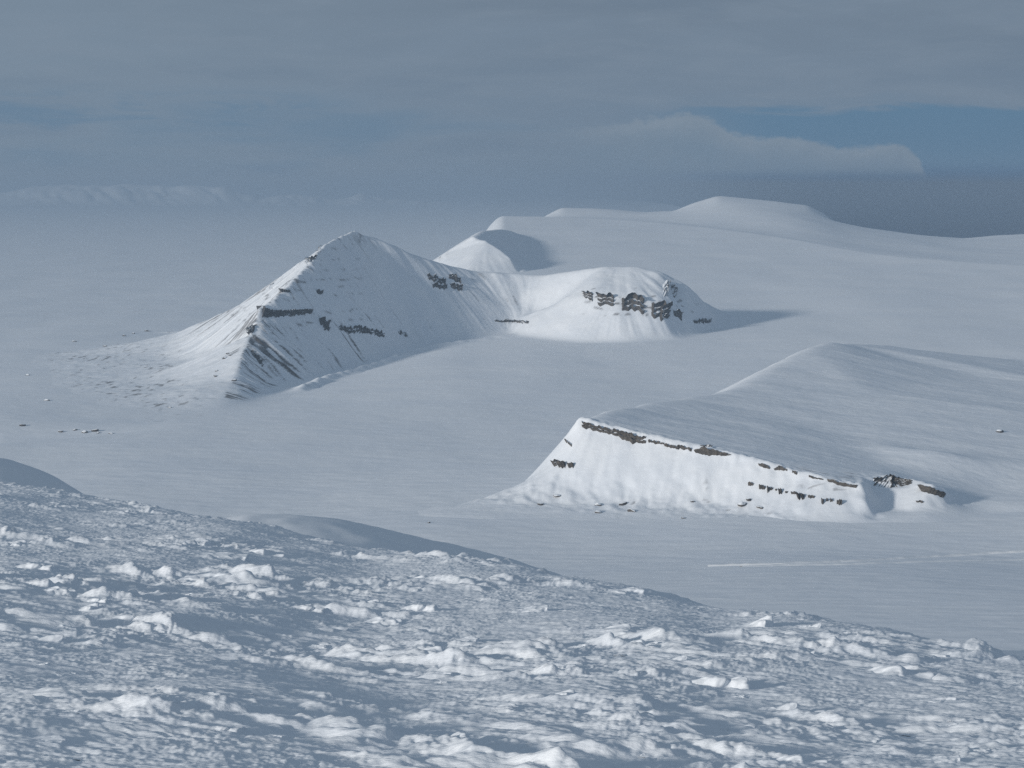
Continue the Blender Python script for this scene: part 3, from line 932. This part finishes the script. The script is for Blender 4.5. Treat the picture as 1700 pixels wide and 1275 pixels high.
bmeshes = [boulder_mesh(s) for s in range(200, 206)]
BW = [  # px, py, width px, label
    (926, 824, 14, 'boulder with a white lee drift standing highest below the left end of the mesa'),
    (897, 838, 12, 'flat dark boulder farthest left on the moraine under the mesa'),
    (994, 839, 15, 'long low boulder upslope of the darkest pair on the mesa moraine'),
    (993, 851, 15, 'dark rounded boulder left of the hump on the mesa moraine'),
    (1034, 838, 15, 'upright pale streaked boulder above the hump on the mesa moraine'),
    (1050, 849, 15, 'dark boulder on the crest of the hump on the mesa moraine'),
    (1134, 860, 9, 'lone little boulder out on the snow between hump and bright face'),
    (1243, 830, 12, 'grey boulder leaning on the foot of the bright mesa face'),
    (1232, 838, 16, 'wide dark boulder where the moraine crest meets the bright face'),
    (1150, 833, 8, 'small dark boulder on the shadow line below the bright face'),
    (1262, 843, 12, 'boulder at the right tip of the moraine crest'),
    (712, 868, 7, 'isolated boulder with snow cap nearest the foreground slope'),
    (378, 587, 8, 'topmost dark boulder on the lit lower ridge of the mountain'),
    (383, 590, 9, 'boulder in the upper cluster on the lit lower ridge'),
    (373, 595, 9, 'lowest boulder of the upper cluster on the lit lower ridge'),
    (360, 616, 7, 'tiny boulder above the darkest one low on the lit ridge'),
    (358, 625, 9, 'darkest boulder low on the lit ridge of the mountain'),
    (388, 632, 9, 'boulder below the lit ridge toward the shaded face'),
    (282, 677, 8, 'boulder in the middle of the smooth lit fan'),
    (100, 717, 11, 'boulder at the left end of the dark moraine strip'),
    (125, 714, 9, 'small boulder left of the main cluster on the moraine strip'),
    (140, 718, 12, 'boulder in the middle of the moraine strip'),
    (157, 716, 13, 'largest dark boulder of the moraine strip'),
    (163, 719, 8, 'boulder touching the right of the largest one on the moraine strip'),
    (185, 720, 10, 'boulder at the right end of the moraine strip'),
    (38, 707, 14, 'snow capped boulder on the white lip at the left edge'),
    (78, 665, 10, 'boulder alone on the hazy snow left of the hummocks'),
    (207, 558, 8, 'boulder on the plain beyond the left foot of the mountain'),
    (222, 554, 7, 'smallest boulder of the line beyond the left foot'),
    (245, 550, 9, 'boulder nearest the mountain in the line beyond the left foot'),
    (123, 567, 9, 'hazy lone boulder far out on the left plain'),
    (175, 575, 8, 'faint boulder between the lone one and the left foot'),
    (46, 623, 9, 'pale boulder at the left margin of the hazy plain'),
    (1660, 717, 16, 'boulder patch at the far right of the mesa top'),
]
for k, (px, py, w, lab) in enumerate(BW):
    p = on_land(px, py)
    s = w * p[1] / F / 2.0
    o = bpy.data.objects.new('boulder', bmeshes[k % 6])
    COL.objects.link(o)
    o.location = (p[0], p[1], p[2] + s * 0.10)
    o.scale = (s, s * 1.1, s * (0.75 + 0.3 * ((k * 37) % 10) / 10))
    o.rotation_euler = (0, 0, (k * 2.399) % 6.28)
    tag(o, lab, 'boulder', 'dark boulders showing through the snow')

# ------------------------------------------------------------------ vehicle track across the glacier
for (line, wd, hh, lab) in (([(1175, 940), (1300, 937), (1420, 932), (1540, 925), (1640, 919), (1760, 912), (1950, 900)], 5.5, 2.4, 'thin pale track line crossing the glacier'),
                            ([(1230, 941), (1400, 937), (1560, 932), (1700, 929), (1950, 921)], 7.0, 1.5, 'second fainter track line below the first')):
    pts = resample([on_land(*p)[:2] for p in line], 260)
    tg = np.gradient(pts, axis=0)
    tg /= np.linalg.norm(tg, axis=1)[:, None]
    nr = np.stack([-tg[:, 1], tg[:, 0]], -1)
    rows = []
    for off, z in ((-1.6, -0.4), (-1, 0.0), (-0.45, 1.0), (0.0, 0.7), (0.4, 1.0), (1, 0.0), (1.6, -0.4)):
        q = pts + nr * off * wd
        rows.append(np.stack([q[:, 0], q[:, 1], plain_h(q[:, 0], q[:, 1]) + z * hh * (0.8 + 0.3 * perlin(np.arange(260) / 5.0, 0 * q[:, 0] + off, 71))], -1))
    tag(link('track', grid_mesh('track', np.array(rows).reshape(-1, 3), len(rows), 260), M_track), lab, 'track', None, 'structure')

# ------------------------------------------------------------------ the near hill the camera stands on
CR_PX = [-900, -300, 0, 140, 290, 370, 470, 600, 700, 850, 1000, 1090, 1200, 1300, 1420, 1540, 1620, 1700, 2000, 2600]
CR_PY = [748, 778, 802, 828, 850, 862, 885, 915, 927, 946, 966, 980, 1010, 1026, 1050, 1074, 1087, 1102, 1165, 1280]
EYE = 1.7
CRS = table(CR_PX, CR_PY, 25)
RD = table([-900, -300, 0, 400, 850, 1300, 1700, 2100, 2600], [80, 70, 62, 46, 33, 24.5, 20, 17, 15], 60)   # where the slope rolls over: oblique to the view
_d = np.linspace(6, 140, 3000)[None, :]
_p = np.arange(-1000, 2701, 10.0)
C0 = table(_p, np.min((EYE + 0.02 * np.maximum(0, _d - RD(_p)[:, None]) ** 2) / _d, axis=1), 10)


def fore_h(x, y):
    """smooth height of the near slope"""
    px = np.clip(az_px(x, np.maximum(y, 0.5)), -900, 2600)
    D = np.maximum(y, 0)
    a = (CRS(px) - HOR) / F - C0(px)
    return CZ - EYE - a * D - 0.02 * np.minimum(np.maximum(0, D - RD(px)), 30) ** 2


def swell(x, y):
    return 0.085 * perlin(x / 3.4 + 2, y / 5.2, 80) + 0.04 * perlin(x / 1.5, y / 2.2, 81)


def hillside(x, y):
    r = np.hypot(x, y)
    yf = np.maximum(y, 0.5)
    px = np.clip(az_px(x, yf), -900, 2600)
    edge = RD(px) + 9.0
    near = fore_h(x, np.minimum(y, edge))
    over = np.maximum(0, y - edge)
    h = near - 0.36 * over - 0.3 * over ** 2 / (over + 60)
    back = CZ - 2.0 - 0.45 * np.maximum(0, r - 12)
    h = np.where(y > 3, h, np.minimum(back, CZ - 1.9))
    hump = CZ - HUMP1(px) * y - 0.0016 * (y - 190) ** 2
    h = np.where(y > 100, np.maximum(h, hump), h)
    hump = CZ - HUMP2(px) * 600 - 0.155 * (y - 600) - 0.00028 * np.minimum(0, y - 600) ** 2 - 0.0006 * np.maximum(0, y - 610) ** 2
    h = np.where((y > 150) & (px > -100), np.maximum(h, hump), h)
    return h


HUMP1 = table([-900, -500, -150, 0, 40, 80, 110, 140, 180, 260, 420], [0.080, 0.095, 0.1125, 0.1210, 0.1245, 0.1295, 0.1340, 0.1392, 0.148, 0.172, 0.25], 14)
HUMP2 = table([-100, 250, 330, 400, 450, 500, 560, 640, 700, 760, 800, 850, 880, 930, 1000, 1100], [0.2, 0.155, 0.1490, 0.1462, 0.1463, 0.1468, 0.1482, 0.1522, 0.1560, 0.1598, 0.1624, 0.1660, 0.1685, 0.1730, 0.182, 0.21], 14)


ca2 = np.concatenate([np.linspace(-math.pi, -0.6, 70, endpoint=False), np.linspace(-0.6, 0.6, 500, endpoint=False), np.linspace(0.6, math.pi, 70, endpoint=False)])
rd2 = np.concatenate([[0.4, 2, 4], np.linspace(6, 90, 80), np.geomspace(92, 1300, 200)])
R2_, C2_ = np.meshgrid(rd2, ca2, indexing='ij')
Xh, Yh = R2_ * np.sin(C2_), R2_ * np.cos(C2_)
cover = sst(0.58, 0.55, np.abs(C2_)) * (R2_ > 5.5) * sst(13, 8, Yh - RD(np.clip(az_px(Xh, np.maximum(Yh, 0.5)), -900, 2600)))
Zh = hillside(Xh, Yh) - 0.9 * cover
Zh += (0.35 * fbm(Xh / 11, Yh / 16, 4, 83) + 0.8 * perlin(Xh / 40, Yh / 60, 84)) * sst(100, 150, R2_)
tag(link('hillside', grid_mesh('hillside', np.stack([Xh, Yh, Zh], -1).reshape(-1, 3), len(rd2), len(ca2), None, None, True), M_hill),
    'smooth shaded shoulder of the near hill at the left edge', 'hill', None, 'structure')

# rough wind-crusted slope in the foreground
cf = np.concatenate([np.linspace(-0.57, -0.26, 110, endpoint=False), np.linspace(-0.26, 0.26, 1350, endpoint=False), np.linspace(0.26, 0.57, 110)])
rf = np.geomspace(6.5, 84, 1300)
RF, CF = np.meshgrid(rf, cf, indexing='ij')
Xf, Yf = RF * np.sin(CF), RF * np.cos(CF)


def crust(x, y):
    """wind-cut roughness: returns height and the clump mask"""
    wx, wy = x * 0.985 - y * 0.17, y * 0.985 + x * 0.17
    jx = wx + 0.25 * perlin(wx * 0.9, wy * 0.9, 90)
    jy = wy + 0.25 * perlin(wx * 0.9 + 9, wy * 0.9, 91)
    cl = 0.18 + 0.82 * sst(-0.30, 0.55, fbm(wx * 0.20 + 5, wy * 0.30, 3, 92))
    n1 = fbm(jx * 1.0, jy * 1.5, 3, 93)
    b1 = np.maximum(0, n1 + 0.05)
    n2 = fbm(jx * 2.4 + 3, jy * 3.4, 3, 94)
    b2 = np.maximum(0, n2 + 0.1)
    h = cl * (0.088 * b1 ** 1.2 + 0.066 * b2 * (0.30 + b1))
    h = h + 0.019 * fbm(jx * 3.4, jy * 6.5, 3, 95) * (0.6 + 0.6 * cl)
    h = h + 0.0095 * fbm(jx * 9.5, jy * 12.0, 2, 96) * (0.6 + 0.6 * cl)
    h = h + 0.0050 * perlin(jx * 26, jy * 34, 97)
    return h, cl


hc, clm = crust(Xf, Yf)
Zf = fore_h(Xf, Yf) + swell(Xf, Yf) + hc
fade = sst(16, 12, Yf - RD(np.clip(az_px(Xf, Yf), -900, 2600)))
Zf = Zf - 1.2 * (1 - fade)
lean = np.maximum(hc, 0)
V = np.stack([Xf + 0.35 * lean, Yf - 0.06 * lean, Zf], -1).reshape(-1, 3)
tag(link('snow_slope', grid_mesh('snow_slope', V, len(rf), len(cf)), M_fore),
    'rough wind crusted snow slope filling the foreground', 'slope', None, 'structure')


# ------------------------------------------------------------------ snow-crusted lumps: every one a thing
def lump_mesh(seed, nx=104, ny=72):
    """ramp of wind-packed rime rising from the left to rounded, overhanging heads on the lee side"""
    r = np.random.default_rng(seed)
    U, Vv = np.meshgrid(np.linspace(-1.05, 1.0, nx), np.linspace(-1, 1, ny))
    wob = 0.10 * fbm(U * 2.2 + seed, Vv * 2.2, 2, seed + 20)
    wob2 = 0.10 * fbm(U * 2.2 + seed, Vv * 2.2, 2, seed + 30)
    h = 0.30 * np.exp(-((U + 0.15 + wob) / 0.55) ** 2 - ((Vv + wob2) / 0.50) ** 2)          # drift the heads grow from
    nb = int(r.integers(5, 10))
    for k in range(nb):                                 # rounded heads of packed rime
        cx, cy = r.uniform(-0.40, 0.48), r.uniform(-0.5, 0.5)
        sx, sy = r.uniform(0.10, 0.24), r.uniform(0.10, 0.26)
        a = r.uniform(0.30, 0.75) * (0.75 + 0.6 * cx) + (0.25 if k == 0 else 0)
        dxx = U - cx + wob
        ex = np.where(dxx < 0, np.abs(dxx) / (sx * 2.4), dxx / sx)
        q = ex ** 2 + ((Vv - cy + wob2) / sy) ** 2
        blob = a * np.where(q < 1, np.sqrt(np.clip(1 - 0.85 * q, 0, 1)), 0.387 * np.exp(-(q - 1) * 1.6))
        h = np.log(np.exp(h * 9) + np.exp(blob * 9) - 1) / 9
    h = blur(h, 2.2)
    pl = 1 - np.abs(fbm(U * 1.6 + 0.9 * h + seed, Vv * 4.2 + 1.2 * h, 3, seed + 11))        # plates and creases
    h = h - 0.03 * sst(0.80, 1.0, pl) * sst(0.10, 0.35, h)
    fl = fbm(U * 2.0 + seed, Vv * 5.5, 3, seed)          # flutes cut by the wind
    h = h * (1 + 0.11 * fl) + 0.035 * fbm(U * 5, Vv * 7, 3, seed + 7) * sst(0.05, 0.3, h)
    rim = np.clip(1.0 - (U ** 2 * 0.9 + Vv ** 2) ** 2, 0, 1)
    h = h * sst(0, 0.45, rim) - 0.10 * (1 - sst(0, 0.3, rim))
    X = U + 0.30 * np.maximum(h, 0) + 0.03 * perlin(U * 6, Vv * 6, seed + 3)
    Y = Vv * 0.72 + 0.04 * perlin(U * 6 + 4, Vv * 6, seed + 4)
    me = grid_mesh('snow_lump', np.stack([X, Y, h * 0.50], -1).reshape(-1, 3), ny, nx)
    me.materials.append(M_lump)
    return me


M_lump = snow_material('rime_snow', 6.0, 0.004, (0.8, 1.4, 1.2), False, (0.83, 0.86, 0.90))
lumps = [lump_mesh(300 + s) for s in range(10)]
dd = np.linspace(6, 84, 3000)


def on_fore(px, py):
    a, b = ray(px, py)
    t = fore_h(a * dd, dd) + swell(a * dd, dd)
    hit = (CZ + b * dd) <= t
    if not hit.any():
        return None
    i = int(np.argmax(hit))
    return (a * dd[i], dd[i], float(t[i]))


def ground_f(x, y):
    x, y = np.array([x]), np.array([y])
    return (fore_h(x, y) + swell(x, y))[0]


LG = 'wind carved snow lumps on the foreground slope'
SMALL = 'small wind carved snow lump, one of many on the rough foreground slope'


def put_lump(px, py, w, k, lab, tall=1.0, deep=1.0, turn=0.0):
    p = on_fore(px, py)
    if p is None:
        return
    s = w * p[1] / F / 2.0
    e = 0.6 * s + 0.05
    gx_ = float(ground_f(p[0] + e, p[1]) - ground_f(p[0] - e, p[1])) / (2 * e)
    gy_ = float(ground_f(p[0], p[1] + e) - ground_f(p[0], p[1] - e)) / (2 * e)
    up = Vector((-gx_, -gy_, 1)).normalized()
    xa = Vector((math.cos(turn - 0.1), math.sin(turn - 0.1), 0))
    xa = (xa - up * xa.dot(up)).normalized()
    ya = up.cross(xa)
    o = bpy.data.objects.new('snow_lump', lumps[k % 10])
    COL.objects.link(o)
    o.location = (p[0], p[1], p[2] - 0.05 * s)
    o.rotation_euler = Matrix((xa, ya, up)).transposed().to_euler()
    o.scale = (s, s * deep * 1.5, s * tall * (1.05 if lab != SMALL else 0.9))
    tag(o, lab, 'snow lump', LG)


BIG = [
    (1262, 1040, 130, 0, 'long lump with a hollowed dark flank on the skyline below the smooth glacier', 1.0),
    (1345, 1042, 60, 4, 'rounded knob just right of the hollowed lump on the skyline', 0.9),
    (1405, 1056, 70, 7, 'double knob at the end of the upper skyline step', 0.9),
    (1500, 1120, 190, 1, 'longest lump with a blunt rounded snout and a black shadow at the right', 0.75),
    (1560, 1088, 100, 5, 'flat pale lump on the skyline behind the blunt snouted one', 0.6),
    (700, 1092, 150, 2, 'tallest bright twin headed lump in the middle of the slope', 0.95),
    (775, 1068, 120, 3, 'dark backed lump directly behind the tallest bright one', 0.85),
    (825, 1080, 70, 6, 'small bright cone right of the twin headed lump', 0.9),
    (720, 1125, 110, 8, 'layered lump just below the tallest bright one', 0.75),
    (640, 1036, 130, 9, 'wide lump with a shaded right side upslope of the bright cone', 0.8),
    (550, 1046, 110, 5, 'low streamlined lump tapering to the left beside the wide one', 0.6),
    (530, 1076, 70, 2, 'bright isolated cone on the smooth patch', 0.95),
    (690, 968, 110, 0, 'hooded lump with a deep shadow high on the slope', 0.85),
    (700, 1012, 100, 6, 'ragged lump under the hooded one', 0.8),
    (600, 1005, 100, 4, 'crumbling lump left of the ragged one', 0.75),
    (325, 905, 130, 3, 'broad shaded lump near the crest above the bright ledge', 0.85),
    (370, 925, 150, 7, 'long bright ledge of lumps over a smooth hollow', 0.6),
    (445, 922, 110, 1, 'round ended lump closing the ledge on its right', 0.8),
    (340, 962, 130, 8, 'craggy lump below the smooth hollow', 0.75),
    (22, 905, 80, 2, 'single clean dome shaped lump at the left edge', 0.9),
    (65, 945, 110, 6, 'bright tapering lump below the dome shaped one', 0.75),
    (100, 985, 110, 9, 'lump with a dark overhang leading the left hand chain', 0.9),
    (150, 1012, 100, 0, 'pyramid lump in the middle of the left hand chain', 0.85),
    (190, 1030, 130, 5, 'bright based lump at the foot of the left hand chain', 0.7),
    (65, 1062, 140, 4, 'pale twin lump under the left hand chain', 0.65),
    (260, 1048, 90, 3, 'angular lump right of the left hand chain', 0.8),
    (880, 1015, 110, 7, 'fan shaped lump below the skyline dip', 0.7),
    (1040, 985, 110, 8, 'crest lump with a dark head before the skyline drops', 0.75),
    (1015, 1050, 150, 2, 'wide bright lump upslope of a smooth wind drift', 0.65),
    (1070, 1070, 90, 1, 'peaked lump at the head of the smooth wind drift', 0.85),
    (1195, 1138, 190, 6, 'hunched lump with bright flutes on its left flank', 0.8),
    (1285, 1180, 130, 4, 'pair of smooth mounds downslope of the hunched lump', 0.75),
    (1225, 1158, 60, 9, 'little smooth mound between the hunched lump and the pair', 0.7),
    (925, 1110, 80, 3, 'dark capped lump left of a long shadow', 0.8),
    (935, 1155, 120, 0, 'ragged ridge lump below the dark capped one', 0.7),
    (1030, 1182, 110, 5, 'low bright lump in the middle of the lower slope', 0.65),
    (830, 1180, 120, 2, 'white faced lump with a flat base on the lower slope', 0.75),
    (1560, 1165, 110, 8, 'crumpled lump on the smooth right hand slope', 0.6),
    (1335, 1265, 150, 1, 'cauliflower lump cut by the lower margin', 0.75),
    (1560, 1265, 120, 7, 'smooth backed lump at the lower right margin', 0.7),
    (140, 1170, 100, 9, 'sharp crested lump on the lower left slope', 0.7),
    (85, 1232, 150, 3, 'long bright lump near the lower left corner', 0.6),
]
for px, py, w, k, lab, tall in BIG:
    put_lump(px, py, w * 0.9, k, lab, tall, 1.0, ((k * 7) % 5 - 2) * 0.06)
rng = random.Random(11)
made = 0
while made < 235:
    px, py = rng.uniform(-60, 1760), rng.uniform(800, 1290)
    p = on_fore(px, py)
    if p is None or p[1] < 7:
        continue
    _, c = crust(np.array([p[0]]), np.array([p[1]]))
    if rng.random() > 0.05 + 1.1 * max(0.0, float(c[0]) - 0.3) ** 1.5:
        continue
    w = min(90, 11 + rng.expovariate(1 / 19.0))
    put_lump(px, py, w, rng.randrange(10), SMALL, rng.uniform(0.55, 0.95), rng.uniform(0.8, 1.3), rng.uniform(-0.25, 0.25))
    made += 1

# ------------------------------------------------------------------ the air
m = bpy.data.materials.new('haze_air')
m.use_nodes = True
n = NT(m.node_tree)
pv = n.n('ShaderNodeVolumePrincipled')
pv.inputs['Color'].default_value = (0.545, 0.655, 0.765, 1)
pv.inputs['Density'].default_value = 4.7e-5
pv.inputs['Anisotropy'].default_value = 0.5
mo = n.n('ShaderNodeOutputMaterial')
n.put(mo.inputs['Volume'], pv.outputs[0])
e, zb, zt = 125000.0, -70.0, 600.0
vs = [(x, y, z) for z in (zb, zt) for y in (-e, e) for x in (-e, e)]
hm_ = bpy.data.meshes.new('haze')
hm_.from_pydata(vs, [], [(0, 2, 3, 1), (4, 5, 7, 6), (0, 1, 5, 4), (2, 6, 7, 3), (0, 4, 6, 2), (1, 3, 7, 5)])
tag(link('haze', hm_, m), 'pale blue haze lying over the whole landscape', 'haze', None, 'stuff')
